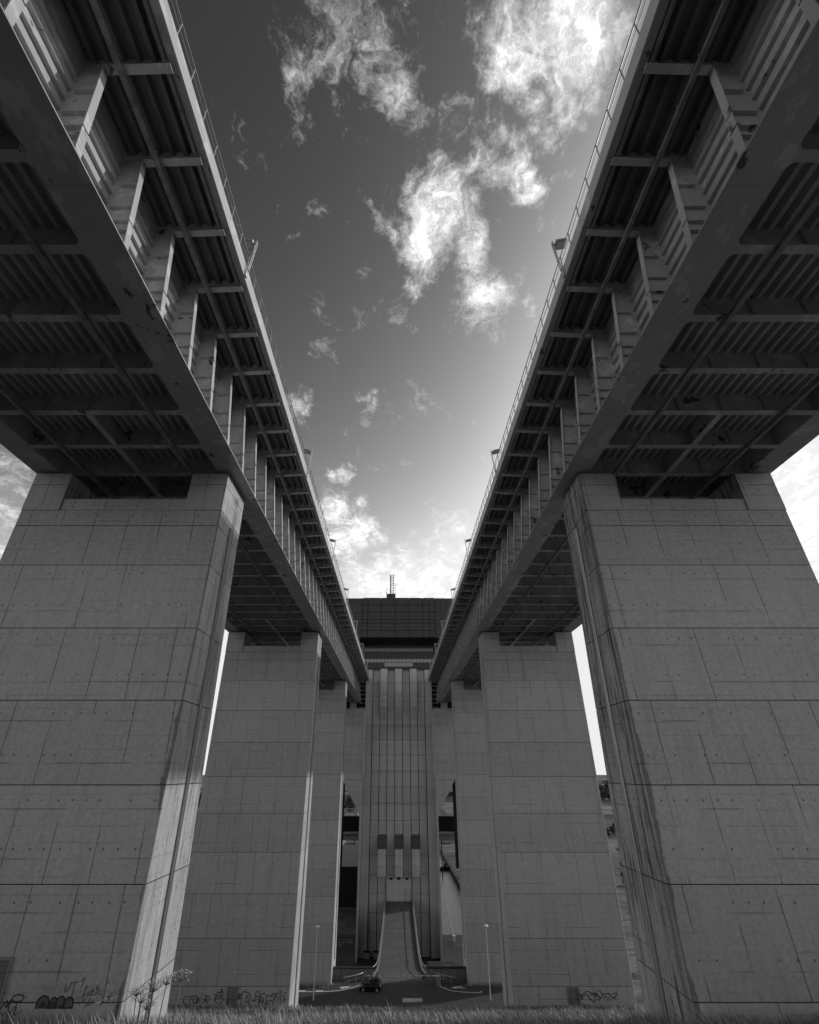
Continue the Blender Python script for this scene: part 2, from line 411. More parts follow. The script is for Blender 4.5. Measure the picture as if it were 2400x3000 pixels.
# looping tag
S+=[([(25,590),(60,520),(100,455),(98,520),(135,440),(118,520)],.05,0),([(135,460),(145,420),(190,407),(235,420),(228,455),(180,468),(138,456)],.05,0),([(130,470),(125,530),(150,560),(165,600)],.04,0),([(60,580),(80,560),(95,590),(115,560),(140,590),(170,520),(200,520),(185,580),(230,560),(255,540)],.03,0)]
graffiti(piers[0,-1],29.62,S,[],T1,GM,'looping black tag at the far left')
S=[]
# pale AES tag
S+=[([(345,375),(375,310),(395,380)],.045,2),([(358,350),(392,350)],.035,2),([(405,385),(412,325),(440,325)],.045,2),([(410,352),(437,350)],.035,2),([(408,385),(440,385)],.045,2),([(470,385),(455,350),(430,345)],.03,2),([(550,325),(500,325),(490,345),(545,358),(552,385),(480,390)],.045,2),(circ(460,305,38,20),.03,2),([(370,405),(380,395),(540,395),(535,405)],.03,2)]
graffiti(piers[0,-1],29.62,S,[],T1,GM,'pale outlined letters above the bubble letters')
S=[]
# V and other grey letters
S+=[([(585,300),(600,385),(640,300)],.035,0),([(620,305),(690,292)],.03,0),([(665,300),(665,425)],.03,0)]
graffiti(piers[0,-1],29.62,S,[],T1,GM,'thin black letters over the bubble letters')
S=[([(820,350),(822,500)],.03,2),([(820,350),(860,320),(895,360),(870,400),(830,395)],.03,2),([(900,400),(915,370),(930,395),(905,420)],.03,2),([(975,430),(1035,370),(1050,440)],.03,2),([(980,410),(1050,400)],.03,2),(circ(1055,470,28,34),.03,2)]
graffiti(piers[0,-1],29.62,S,[],T1,GM,'thin faded letters')
S=[]
S+=[([(888,477),(910,475),(935,470),(960,445),(975,440),(990,450),(1005,432),(1030,440),(1050,428),(1072,422)],.05,3),([(890,480),(925,478)],.03,3),([(905,492),(935,488)],.03,2)]
graffiti(piers[0,-1],29.62,S,[],T1,GM,'short white scrawl')
S=[]
rg=random.Random(3)
for i in range(90):
    cx=rg.gauss(820,90); cy=rg.gauss(430,60)
    if not(700<cx<1050 and 290<cy<540): continue
    a=rg.uniform(-.7,-1.5); L=rg.uniform(14,55)
    S.append(([(cx,cy),(cx+L*math.cos(a)*.6,cy+L*math.sin(a))],rg.uniform(.012,.035),0 if rg.random()<.4 else 1))
graffiti(piers[0,-1],29.62,S,[],T1,GM,'dark sooty spray marks')['kind']='stuff'
# middle left pier
T2=lambda x,y:(-20.34+.00614*x,-20.09-.00472*(y-215))
S=[]
def L(p,w=.085,mi=0): S.append((p,w,mi))
L([(-280,330),(-330,330),(-345,400),(-300,450),(-275,430)]);L([(-265,320),(-190,310)]);L([(-230,320),(-235,450)]);L(circ(-150,370,35,60));L([(-120,330),(-60,430)]);L([(-70,320),(-120,440)])
L([(0,300),(40,330),(10,380),(-10,440)]);L([(35,310),(90,330),(80,390),(40,380),(35,330)]);L([(20,380),(70,440)])
L([(155,295),(200,285)],.07);L([(190,290),(190,370)],.1);L([(190,290),(225,300),(200,330),(235,370)],.08)
L([(245,360),(262,280),(280,360)],.08);L([(250,330),(278,330)],.05);L([(290,280),(325,275)],.06);L([(305,280),(308,360)],.08);L([(315,340),(335,380),(310,385)],.06)
L([(200,235),(215,260),(265,255),(320,240)],.1);L([(265,250),(275,190)],.12);L([(205,232),(210,238)],.18);L([(315,235),(322,240)],.18)
L([(170,400),(185,375),(235,440),(300,410),(310,430)],.07)
L([(380,310),(420,290),(430,330),(400,340)],.16);L([(430,270),(440,330),(465,360),(440,400)],.14);L([(410,350),(470,350)],.13);L([(455,360),(465,420),(450,440)],.1);L([(490,360),(500,440)],.2);L([(525,355),(520,430)],.12)
L(circ(575,300,20,25),.07);L(circ(600,300,16,25),.07);L([(550,360),(570,340),(580,365),(600,340),(612,365)],.08)
L([(632,490),(634,260),(700,252),(760,280),(775,330),(750,390),(700,405),(690,395)]);L([(710,300),(712,355),(738,335),(720,300),(710,300)],.06);L([(745,400),(775,450),(790,490)])
L([(800,360),(800,390),(850,385)]);L([(855,420),(865,250),(910,250),(935,320),(930,420)]);L([(865,310),(920,310)],.06);L([(860,330),(935,330)],.06);L([(880,370),(925,370),(910,470)],.06)
L([(940,430),(955,290),(1035,295),(1040,490)]);L([(970,420),(985,330),(1000,420)],.08);L([(975,385),(998,385)],.06);L([(985,400),(982,470)],.08)
L([(1040,320),(1080,310),(1130,330),(1125,295),(1165,305),(1165,400),(1120,390),(1060,400),(1045,430),(1110,440)]);L([(1165,400),(1163,470)],.06)
L([(1140,265),(1165,275),(1180,262)],.08);L([(1190,390),(1200,270)],.08);L([(1190,270),(1230,275),(1205,310),(1240,370)],.07);L([(1255,370),(1262,290)],.06);L(circ(1270,255,32,16),.06);L([(1285,300),(1290,410)],.06);L([(1270,305),(1310,300)],.05);L([(1365,320),(1320,320),(1340,350),(1370,370),(1340,400),(1310,390)],.07);L([(1345,270),(1362,262)],.14);L([(1205,410),(1225,395),(1250,420)],.06)
for a,b,l in((-400,120,'outlined black letters at the left end'),(120,345,'black tag under a small crown'),(345,545,'thick black scribble across the door'),(545,625,'small looping black tag'),(625,1185,'large black outlined capitals'),(1135,1500,'thin black tag at the right end')):
    q=[z for z in S if a<=z[0][0][0]<b and not(b==1500 and z[0][0][0]<1185 and z[1]>.081) and not (b==1185 and z[0][0][0]>=1135 and z[1]<=.081 and z[0][0][0]!=1165)]
    if q: graffiti(piers[1,-1],71.62,q,[],T2,GM,l)
# middle right pier
T3=lambda x,y:(17.1+.00696*x,-20.3-.00535*(y-285)); S=[]
L([(150,375),(240,370),(215,310),(230,350)],.1);L([(240,320),(310,265),(370,290),(430,300)],.09);L([(250,325),(310,320),(350,390)],.08);L([(300,320),(400,420),(405,320),(360,310)],.09);L([(420,270),(500,360),(545,290)],.1);L([(470,265),(500,250),(520,290),(560,320)],.08);L([(500,360),(470,390),(440,370)],.08);L([(540,390),(580,330),(600,420)],.08);L([(570,300),(640,300),(680,370),(700,340)],.1);L([(640,330),(620,380),(660,390)],.06);L([(690,300),(740,290),(750,310),(715,350),(720,390)],.09);L([(430,300),(450,340),(420,320)],.08)
L([(200,300),(215,350)],.12);L([(330,350),(345,395)],.12)
graffiti(piers[1,1],71.62,S,[],T3,GM,'tangle of black scribbled tags just above the grass')
# access doors
def door(pier,x0,x1,z0,z1,pale):
    m=MB(); y=-hd((z0+z1)/2)
    m.box(x0-.08,x0,y-.09,y+.2,z0,z1+.08); m.box(x1,x1+.08,y-.09,y+.2,z0,z1+.08); m.box(x0,x1,y-.09,y+.2,z1,z1+.08)
    m.box(x0,x1,y-.05,y+.2,z0,z1,1); m.box(x0+.1,x0+.15,y-.09,y-.05,(z0+z1)/2-.1,(z0+z1)/2+.05,2)
    m.build('access_door',[M['rail'],M['wall'],M['black']],pier)
door(piers[0,-1],-17.65,-16.5,-9.3,-6.95,0)
door(piers[1,-1],-17.95,-17.0,-22.0,-19.85,0)
door(piers[1,1],17.3,18.35,-22.,-19.95,0)

# ------------------------------------------------------------------ canal bridges (built on the right, copied mirrored to the left)
Y0,Y1=-24.,153.0
YK=[8.82+3.23*k for k in range(-7,45)]
br=thing('canal_bridge','right-hand steel canal bridge, its underside catching grey light and flaking','canal bridge')
ST=M['steel']; SD=M['steel_dark']
m=MB(); m.box(10.72,12.35,Y0,Y1,17.60,17.66)
for y in YK: m.add([(12.35,y-.19,17.602),(12.53,y-.19,17.602),(12.35,y-.37,17.602)],[(0,1,2)]); m.add([(12.35,y+.19,17.602),(12.35,y+.37,17.602),(12.53,y+.19,17.602)],[(0,1,2)])
for i,y in enumerate(YK):
    if i%3==1: m.box(10.8,12.3,y+.9,y+1.5,17.585,17.60); m.box(10.72,10.735,y+1.19,y+1.21,17.6,17.66)
m.build('bottom_flange',ST,br)
m=MB(); m.box(22.85,24.48,Y0,Y1,17.60,17.66); m.build('bottom_flange',ST,br)
m=MB(); m.box(12.35,12.38,Y0,Y1,17.66,24.62)
for i in range(7):
    z=18.45+.68*i; m.box(12.19,12.35,Y0,Y1,z,z+.03)
m.build('girder_web',M['steel_clean'],br)
m=MB(); m.box(22.82,22.85,Y0,Y1,17.66,24.62)
for i in range(4): m.box(22.85,23.2,Y0,Y1,18.6+1.3*i,18.635+1.3*i)
m.build('girder_web',ST,br)
m=MB(); m.box(12.38,22.82,Y0,Y1,19.10,19.14)
n=20
for i in range(n):
    c=12.38+(i+.5)*(10.44/n)
    P=[(c-.14,19.1),(c-.085,18.80),(c+.085,18.80),(c+.14,19.1)]
    m.prism_y(P,Y0,Y1)
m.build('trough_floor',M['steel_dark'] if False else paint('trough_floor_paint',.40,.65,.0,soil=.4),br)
# one of each repeated part, then copies
def repeat(mb,name,mat):
    o=mb.build(name,mat,br); o.location=(0,YK[0],0)
    for y in YK[1:]:
        c=o.copy(); COL.objects.link(c); c.parent=br; c.location=(0,y,0)
m=MB(); m.box(12.38,22.82,-.012,.012,17.64,19.10); m.box(12.35,22.85,-.19,.19,17.600,17.64)
for a in(15.2,17.6,20.0): m.box(a-.015,a+.015,-.15,-.012,17.64,18.8)
repeat(m,'cross_beam',ST)
m=MB()
oe=[(10.80,17.66),(10.98,19.2),(11.44,23.3),(11.5,23.5)]
m.prism_y([(12.35,17.66)]+oe+[(12.35,23.5)],-.014,.014)
for (a,za),(b,zb) in zip(oe,oe[1:]):
    m.hexa([(a-.035,-.16,za),(a,-.16,za),(a,.16,za),(a-.035,.16,za)],[(b-.035,-.16,zb-.012),(b,-.16,zb-.012),(b,.16,zb-.012),(b-.035,.16,zb-.012)])
m.box(10.925,10.99,-.17,.17,19.17,19.20,1); 
for z in(18.55,19.15,20.1,21.6):
    a=10.98+(z-19.2)*.112 if z>19.2 else 10.8+(z-17.66)*.117
    m.box(a+.02,12.0,-.17,-.014,z,z+.03)
repeat(m,'web_stiffener',[M['steel_clean'],M['joint']])
m=MB(); m.prism_y([(12.35,23.52),(11.4,23.52),(8.98,23.66),(8.98,24.33),(12.35,24.33)],-.012,.012)
m.hexa([(8.98,-.16,23.62),(11.42,-.16,23.47),(11.42,.16,23.47),(8.98,.16,23.62)],[(8.98,-.16,23.66),(11.42,-.16,23.51),(11.42,.16,23.51),(8.98,.16,23.66)])
m.box(9.6,9.75,-.2,.2,23.05,23.08) if False else None
repeat(m,'walkway_bracket',M['steel_clean'])
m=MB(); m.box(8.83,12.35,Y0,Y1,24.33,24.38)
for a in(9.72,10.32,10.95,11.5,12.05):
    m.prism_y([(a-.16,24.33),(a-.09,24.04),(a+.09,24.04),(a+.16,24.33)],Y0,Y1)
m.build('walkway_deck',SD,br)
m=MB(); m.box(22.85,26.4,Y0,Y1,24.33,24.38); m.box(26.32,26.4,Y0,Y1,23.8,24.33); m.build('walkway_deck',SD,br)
m=MB(); m.box(8.72,8.80,Y0,Y1,23.80,24.66); m.build('fascia',M['fascia'],br)
m=MB(); m.box(8.80,9.08,Y0,Y1,23.82,23.87); m.box(9.05,9.08,Y0,Y1,23.87,24.05); m.build('fascia_soffit',ST,br)
rr=random.Random(5)
m=MB(); m.box(10.72,10.90,Y0,Y1,23.22,23.40); 
y=Y0
while y<Y1: m.box(10.70,10.92,y,y+.08,23.2,23.47); y+=1.615
m.build('conduit',M['rust'],br)
m=MB(); m.box(9.14,9.27,Y0,Y1,23.70,23.78); m.build('cable_tray',M['rust'],br)
for a in(14.0,20.85):
    m=MB(); m.box(a-.10,a+.10,Y0,Y1,17.36,17.39); m.box(a-.012,a+.012,Y0,Y1,17.39,17.57); m.box(a-.10,a+.10,Y0,Y1,17.57,17.597); m.build('crane_rail',M['rust'],br)
for py in PY:
    m=MB(); b0=min(YK,key=lambda q:abs(q-(py-8.0))); b1=min(YK,key=lambda q:abs(q-(py+8.0)))
    yy=[q for q in YK if b0-.1<=q<=b1+.1]
    for q0,q1 in zip(yy,yy[1:]):
        m.box(17.42,17.78,q0+.19,q1-.19,17.60,17.63); m.box(17.59,17.61,q0+.02,q1-.02,17.63,18.79)
    m.build('centre_stringer',ST,br)
m=MB(); y=Y0
while y<Y1-.2:
    m.box(8.735,8.775,y-.02,y+.02,24.66,25.66); y+=1.4
for z,rd in((25.64,.032),(25.2,.02)): m.tube([(8.755,Y0,z),(8.755,Y1,z)],rd,5)
m.build('railing',M['rail'],br)
tag(br,group='steel canal bridges leading into the boat lift')
dup(br,scale=(-1,1,1),label='left-hand steel canal bridge with sunlit web stiffeners and a bright walkway edge')

# bridge lamps
def lamp_proto():
    t=thing('bridge_lamp','x','lamp')
    m=MB()
    for dy in(-.07,.07):
        m.tube([(0.1,dy,-.75),(-.02,dy,.2),(-.16,dy,2.15)],.035,6)
    for z in(-.3,.4,1.2,1.9): m.box(-.02-.07*z-.03,-.02-.07*z+.03,-.07,.07,z,z+.05)
    m.box(0.05,.17,-.12,.12,-.8,-.45)
    m.build('post',M['galv'],t)
    m=MB()
    m.hexa([(.0,-.3,1.82),(.62,-.3,1.98),(.62,.3,1.98),(0.,.3,1.82)],[(-.04,-.28,1.97),(.56,-.28,2.13),(.56,.28,2.13),(-.04,.28,1.97)])
    m.add([(.06,-.24,1.824),(.56,-.24,1.955),(.56,.24,1.955),(.06,.24,1.824)],[(0,1,2,3)],1)
    m.box(-.12,.04,-.04,.04,1.9,1.96)
    m.build('lamp_head',[M['rail'],M['lens']],t); return t
lp=lamp_proto(); first=True
ordn=['nearest','second','third','fourth','fifth','sixth','seventh']
for s,side in((1,'right'),(-1,'left')):
    for i,y in enumerate((17.9,38.6,58.8,78.3,98.,118.,138.)):
        lab=f'{ordn[i]} slim double-post lamp along the railing of the {side}-hand canal bridge'
        o=lp if first else dup(lp); first=False
        o.location=(s*8.58,y,24.66); o.scale=(s,1,1); o['label']=lab; o['group']='lamps along the bridge railings'

# ------------------------------------------------------------------ boat lift tower
tw=thing('boat_lift_tower','tall concrete boat lift tower with ribbed front under a dark machine hall','tower')
YT=154.
CW=2.17; rows=[27.1]+[23.3-3.87*k for k in range(0,17)]
m=MB(); m.box(-9.7,9.7,YT+.5,268,-39.4,27.0); m.build('core',M['groove'],tw)
for i in range(9):
    cx=(i-4)*CW; outer=i in(0,8); yf=YT-1.0 if outer else YT
    m=MB(); g=.09
    zz=[z-(.12 if outer else 0) for z in rows]+[-39.3]
    for z1,z0 in zip(zz,zz[1:]):
        if z1<=z0: continue
        if not outer and abs(i-4)<=1 and z1<-23.4 and z0>-29.5+1e-6:   # doorway panel sits here
            continue
        m.box(cx-CW/2+g,cx+CW/2-g,yf,YT+.6,z0+.075,z1)
    m.box(cx-CW/2+g+.03,cx+CW/2-g-.03,yf+.06,YT+.55,-39.3,27.)  if outer else None
    m.build('facade_column',M['tower_light'] if outer else M['tower'],tw)
for i in(2,4,6):
    cx=(i-4)*CW; a,b=cx-CW/2+.05,cx+CW/2-.05
    m=MB()
    for z1,z0 in((27.05,23.3),(23.24,19.6),(19.54,16.4)):
        m.box(a,b,152.2,153.98,z0,z1)
    m.build('upper_shaft',M['tower_light'],tw)
    m=MB(); m.prism_x([(152.2,16.36),(153.98,16.36),(153.98,13.1),(153.9,13.1)],a,b); m.build('sloped_corbel',M['tower'],tw)
    m=MB(); m.prism_x([(152.2,-17.6),(153.98,-17.6),(153.98,-14.6)],a,b); m.build('sloped_cap',M['moss'],tw)
    m=MB(); m.box(a,b,152.2,153.98,-21.2,-17.66); m.prism_x([(152.2,-21.25),(153.98,-21.25),(153.98,-23.5),(152.7,-23.5)],a,b); m.build('lower_shaft',M['tower_light'],tw)
# doorway
m=MB(); m.box(-3.15,3.15,153.7,154.3,-28.6,-23.9); m.build('door_panel',M['tower_light'],tw)
m=MB(); m.box(1.5,1.58,153.62,153.7,-28.5,-25.9); m.box(2.95,3.03,153.62,153.7,-28.5,-25.9); m.box(1.58,2.95,153.62,153.7,-25.98,-25.9); m.box(1.7,1.9,153.6,153.7,-27.0,-26.85,1); m.build('entrance_door',[M['galv'],M['black']],tw)
m=MB()
for x in(-2.0,0,2.0): m.box(x-.4,x+.4,153.6,153.69,-24.2,-23.8)
m.build('air_vent',M['black'],tw)
# window block
wb=MB(); wb.box(-10.7,10.7,152.4,160,27.12,40); 
for i in range(28):
    x=-10.7+i*.764; wb.box(x,x+.05,152.36,152.4,27.14,34.2)
wb.build('window_block',M['darkclad'],tw)
pat=[.6,1.,1.,.75,1.,1.,.8,1.,1.05,.75,.85,1.,1.,.8,1.,1.,.75,1.,1.,.6]
tot=sum(pat)+.13*(len(pat)-1)
for z0,z1 in((32.2,33.25),(28.95,29.9)):
    x=-10.45; k=20.9/tot
    for wv in pat:
        f=MB(); f.box(x,x+wv*k,152.33,152.4,z0,z1,1); f.box(x+.06,x+wv*k-.06,152.32,152.36,z0+.06,z1-.06)
        f.build('window',[M['glass'],M['rail']],tw); x+=(wv+.13)*k
for i in range(10):
    x=-4.2+i*.85; f=MB(); f.box(x,x+.81,152.33,152.4,27.75,28.8,1); f.box(x+.05,x+.76,152.32,152.36,27.8,28.75); f.build('window',[M['glass'],M['rail']],tw)
# machine hall
h=MB(); h.box(-30,30,144.3,268,34.25,46.1); h.build('machine_hall',M['groove'],tw)
hr=[46.15,43.9,41.7,39.5,38.4,36.2,34.25]; vc=[-10.7,-9.1,-5.05,-1.0,3.05,7.1,9.0,10.7]
p=MB()
for z1,z0 in zip(hr,hr[1:]):
    for x0,x1 in zip(vc,vc[1:]):
        p.box(x0+.07,x1-.07,143.5,144.3,z0+.13,z1)
        n=max(1,int((x1-x0)/.5))
        for k in range(1,n): xx=x0+(x1-x0)*k/n; p.box(xx-.02,xx+.02,143.47,143.5,z0+.1,z1-.03)
p.build('cladding',M['darkclad2'],tw)
for s in(-1,1):
    p=MB(); zz=46.15
    while zz>34.3:
        z0=max(34.25,zz-1.1)
        x=10.75
        while x<30:
            a,b=sorted((s*(x+.04),s*(x+1.76))); p.box(a,b,144.0,144.3,z0+.05,zz); x+=1.8
        zz-=1.1
    p.build('side_cladding',M['darkclad'],tw)

p=MB(); p.box(-3.75,-.95,148,152,46.1,48.9); p.build('roof_cabin',M['darkclad'],tw)
p=MB()
for z in(47.2,46.75): p.tube([(-11.6,147,z),(-3.8,147,z)],.03,4); p.tube([(-.9,147,z),(14,147,z)],.03,4)
for x in [-11.6+1.3*i for i in range(7)]+[-.9+1.3*i for i in range(12)]: p.box(x-.02,x+.02,146.98,147.02,46.1,47.2)
p.build('roof_railing',M['rail'],tw)
mast=thing('antenna_mast','lattice antenna mast on the roof cabin of the dark machine hall','mast',(-2.05,150,48.9))
p=MB()
C=[(-.5,-.5),(.5,-.5),(.5,.5),(-.5,.5)]
for i,(x,y) in enumerate(C): p.tube([(x,y,0),(x,y,6.7)],.07 if i!=0 and i!=3 else .16,5)
for k in range(8):
    z=k*.83
    for (xa,ya),(xb,yb) in zip(C,C[1:]+C[:1]): p.tube([(xa,ya,z),(xb,yb,z+.83)],.035,4,cap=False); p.tube([(xa,ya,z+.83),(xb,yb,z+.83)],.03,4,cap=False)
p.build('lattice',M['black'],mast)
p=MB(); p.tube([(.55,0,6.5),(.55,0,8.2)],.03,4); p.tube([(1.0,0,.6),(1.0,0,4.1)],.05,4); p.tube([(.5,0,4.05),(1.0,0,4.05)],.03,4); p.tube([(.5,0,2.4),(1.0,0,2.4)],.03,4); p.build('whip_antenna',M['black'],mast)
an=MB(); an.tube([(-3.72,149,46.1),(-3.72,149,51.)],.045,5); an.box(-3.9,-3.5,148.9,149.1,49.4,49.6); an.box(-4.05,-3.72,148.9,149.1,47.2,47.8)
tag(an.build('roof_antenna',M['black']),'short thin aerial beside the roof cabin, left of the lattice mast','antenna')

# bay front walls either side of the tower
def baywall(s,label):
    m=MB(); rowsz=[15.9]+[13.8-1.96*k for k in range(0,30)]
    def xr(z):   # openings: haunched head
        if z>=-2: return None
        t=max(0,min(1,(z+10)/8)); return (10.25+t*4.7)
    zz=[z for z in rowsz if z>-2]+[-2]
    for z1,z0 in zip(zz,zz[1:]):
        a,b=sorted((s*9.72,s*25.6)); m.box(a,b,150.5,153.5,z0+.03,z1)
        a,b=sorted((s*9.8,s*25.5)); m.box(a,b,150.56,153.4,z0,z0+.03,1)
    zz=[-2.0]+[z for z in rowsz if -39<z<-2]+[-10.0,-39.3]; zz=sorted(set(zz),reverse=True)
    for z1,z0 in zip(zz,zz[1:]):
        e1=xr(z1-1e-6); e0=xr(z0)
        if 1:
            if 1: P=[(s*9.72,z1-.03),(s*e1,z1-.03),(s*e0,z0),(s*9.72,z0)]
            m.prism_y(P,150.5,153.5)
    a,b=sorted((s*12.1,s*13.9)); m.box(a,b,150.6,152.5,15.9,17.55)
    return tag(m.build('bay_front_wall',[M['pier'],M['groove']]),label,'concrete wall','haunched walls at the bay mouths')
baywall(-1,'haunched concrete bay wall joining the left flank of the ribbed tower')
baywall(1,'haunched concrete bay wall joining the right flank of the ribbed tower')
# black boxes standing in for the dark bay openings at bridge level, counterweight panels, cross bridges
for s,sd in((-1,'left'),(1,'right')):
    a,b=sorted((s*9.72,s*27)); m=MB(); m.box(a,b,155.5,157,16,34.2)
    for k in range(8): m.box(*sorted((s*9.9,s*11.6)),155.2,155.5,16.5+k*1.2,16.7+k*1.2,1)
    tag(m.build('bay_dark_fill',[M['black'],M['steel']]),f'black box filling the dark opening behind the {sd}-hand bridge where it meets the tower','dark fill','dark fills at the ends of the bridges')
    a,b=sorted((s*15.0,s*24.5)); m=MB(); m.box(a,b,156.5,158.5,-22.3,12); 
    tag(m.build('counterweight',M['black']),f'black counterweight slab hanging in the bay behind the {sd}-hand wall','counterweight','counterweights hanging in the bays')
    t=thing('service_bridge',f'dark service bridge crossing the {sd}-hand bay behind the wall opening','service bridge',group='service bridges across the bays')
    m=MB(); a,b=sorted((s*9.75,s*25)); m.box(a,b,180,182,-16.3,-12.3); m.build('side_panel',M['black'],t)
    m=MB(); m.box(a,b,179.4,182,-16.95,-16.35); m.build('kerb_beam',M['fascia'],t)
    m=MB(); m.box(a,b,181,184,-18.75,-17.0); m.build('lower_girder',M['steel'],t)
    m=MB(); m.box(a,b,180,180.15,-10.5,-10.25)
    for x in(10.6,13.6,16.6,19.6): m.box(*sorted((s*x,s*(x+.3))),180,180.15,-12.3,-10.5)
    m.build('guard_frame',M['white'],t)
# left bay: caisson at the bottom
t=thing('caisson','black steel boat caisson resting at the bottom of the left bay','caisson')
m=MB(); m.box(-24.,-10.2,203,288,-39.2,-28.4); m.build('hull',M['black'],t)
m=MB(); 
for x in(-22,-18,-14): m.box(x,x+.4,202.8,203,-38.5,-28.8)
m.build('rubbing_strip',M['groove'],t)
# right bay: lock sill, quay lights, boom
m=MB(); m.box(10.2,24,283,285,-42,-39.8); m.box(10.2,24,282.6,283,-40.6,-40.3); m.box(10.2,24,282.6,283,-41.3,-41.)
tag(m.build('bay_sill',M['black']),'dark slatted sill across the water at the far end of the right bay','sill')
def crane(s,label):
    t=thing('quay_gantry',label,'gantry',(s*16.,262,-39.3),'gantries by the water beyond the bays'); m=MB()
    m.tube([(s*3.2,0,-2),(s*3.2,0,13.5)],.22,6); m.tube([(s*3.2,0,11),(s*7,0,11)],.16,5); m.tube([(s*3.2,0,2.5),(s*7,0,2.5)],.16,5); m.box(*sorted((s*3.8,s*4.9)),-.5,.5,2.6,4.0); m.build('frame',M['black'],t)
    m=MB(); m.tube([(s*7.,0,10.2),(s*.6,0,4.)],.13,5); m.tube([(s*.6,0,4),(s*1.2,0,-1)],.25,5); m.tube([(s*.6,0,4),(-s*.4,0,0)],.14,5); m.tube([(-s*.4,0,0),(-s*.4,0,-2)],.2,5); m.build('jib',M['galv'],t)
crane(-1,'thin gantry with pale jib standing beyond the left bay'); crane(1,'thin gantry with pale jib standing on the quay beyond the right bay')
def ql(x,y,label):
    m=MB(); m.box(x-.6,x+.6,y-.5,y+.5,-39.1,-37.6); m.box(x-.25,x+.25,y-.2,y+.2,-37.6,-36.6,1)
    tag(m.build('quay_cabinet',[M['rail'],M['lens']]),label,'cabinet','cabinets along the canal quay')
ql(25.6,232,'nearer pale cabinet on the canal quay right of the tower'); ql(25.8,252,'farther pale cabinet on the canal quay right of the tower')
b=MB(); b.tube([(14.3,166,-38.6),(12.6,166.5,-31.0)],.14,6); b.box(14.0,14.8,165.7,166.3,-39.2,-38.)
b.tube([(12.6,166.5,-31.),(12.5,166.5,-30.6)],.25,6)
tag(b.build('raised_boom',M['white']),'white raised boom leaning beside the tower foot on the right','boom')
for s,sd in((-1,'left'),(1,'right')):
    b=MB()
    for z in(-38.2,-38.65): b.tube([(s*12,163,z),(s*14.2,163,z),(s*14.6,161,z),(s*17.5,161,z)],.05,5)
    for x,y in((12,163),(14.2,163),(14.6,161),(16,161),(17.5,161)): b.tube([(s*x,y,-39.2),(s*x,y,-38.2)],.05,5)
    tag(b.build('yard_railing',M['galv']),f'pale kinked guard railing in the yard at the {sd} foot of the tower','railing','railings in the yard by the tower')
for x,l in((-7.6,'dark lidded bin at the left foot of the tower, farther from the ramp'),(-5.4,'dark lidded bin at the left foot of the tower, beside the ramp')):
    t=thing('waste_bin',l,'bin',(x,152.2,-39.2),'bins at the tower foot'); m=MB(); m.hexa([(-.55,-.45,.1),(.55,-.45,.1),(.55,.45,.1),(-.55,.45,.1)],[(-.7,-.55,1.3),(.7,-.55,1.3),(.7,.55,1.3),(-.7,.55,1.3)]); m.build('bin_body',M['rail'],t)
    m=MB(); m.prism_x([(-.6,1.32),(.6,1.32),(.6,1.42),(0,1.6),(-.6,1.42)],-.75,.75); m.build('lid',M['black'],t)

# ------------------------------------------------------------------ access ramp, walls, railings, barrier
t=thing('access_ramp','sloping concrete access ramp with low parapets rising to the tower doorway','ramp')
def zr(y): return -31.72 if y<117.5 else -31.72+(y-117.5)*(3.17/36.2)
def hw(y): return 3.65-.5*max(0,min(1,(y-117)/37))
m=MB(); yy=[112,117.5,124,132,140,148,153.55]
for a,b in zip(yy,yy[1:]):
    m.hexa([(-hw(a)-.3,a,-39.3),(hw(a)+.3,a,-39.3),(hw(b)+.3,b,-39.3),(-hw(b)-.3,b,-39.3)],[(-hw(a)-.3,a,zr(a)),(hw(a)+.3,a,zr(a)),(hw(b)+.3,b,zr(b)),(-hw(b)-.3,b,zr(b))])
m.build('ramp_deck',M['ramp'],t)
m=MB()
for a,b in zip(yy[1:],yy[2:]): 
    for x in(1.2,): m.hexa([(x,a,zr(a)+.004),(x+.07,a,zr(a)+.004),(x+.07,b,zr(b)+.004),(x,b,zr(b)+.004)],[(x,a,zr(a)+.01),(x+.07,a,zr(a)+.01),(x+.07,b,zr(b)+.01),(x,b,zr(b)+.01)])
m.build('drain_slot',M['groove'],t)
for s in(-1,1):
    path=spline([(s*3.3,153.5),(s*3.45,140),(s*3.62,126),(s*3.9,118.5),(s*4.4,115.6),(s*5.4,113.6),(s*6.6,112.3)],5)
    m=MB(); P=[Vector((x,y,0)) for x,y in path]
    sec=[]
    for i,p in enumerate(P):
        tt=(P[min(i+1,len(P)-1)]-P[max(i-1,0)]).normalized(); n=Vector((-tt.y,tt.x,0))*.14
        H=.42 if p.y>118 else max(.12,.42*(p.y-111.)/7)
        z0=zr(p.y)-1.; z1=zr(p.y)+H
        sec.append([p+n+Vector((0,0,z0)),p-n+Vector((0,0,z0)),p-n+Vector((0,0,z1)),p+n+Vector((0,0,z1))])
    for a,b in zip(sec,sec[1:]): m.hexa([a[0],a[1],b[1],b[0]],[a[3],a[2],b[2],b[3]])
    m.build('parapet',M['wall'],t)
    hp=spline([(s*3.35,153.5,zr(153.5)+1.12),(s*3.5,140,zr(140)+1.12),(s*3.7,126,zr(126)+1.12),(s*4.0,118,zr(118)+1.12),(s*4.8,114.6,-30.62),(s*6.5,112.0,-30.68),(s*8.0,110.9,-30.72),(s*9.4,110.3,-30.75)],5)
    m=MB(); m.tube(hp,.05,6); 
    for q in hp[::4]:
        zb=zr(q.y)+ (.4 if q.y>118 else 0); m.tube([(q.x,q.y,zb),(q.x,q.y,q.z)],.03,5)
    m.tube([(s*5.6,113.0,-31.2),(s*8.0,110.95,-31.3),(s*9.4,110.35,-31.35)],.025,5)
    m.build('handrail',M['galv'],t)
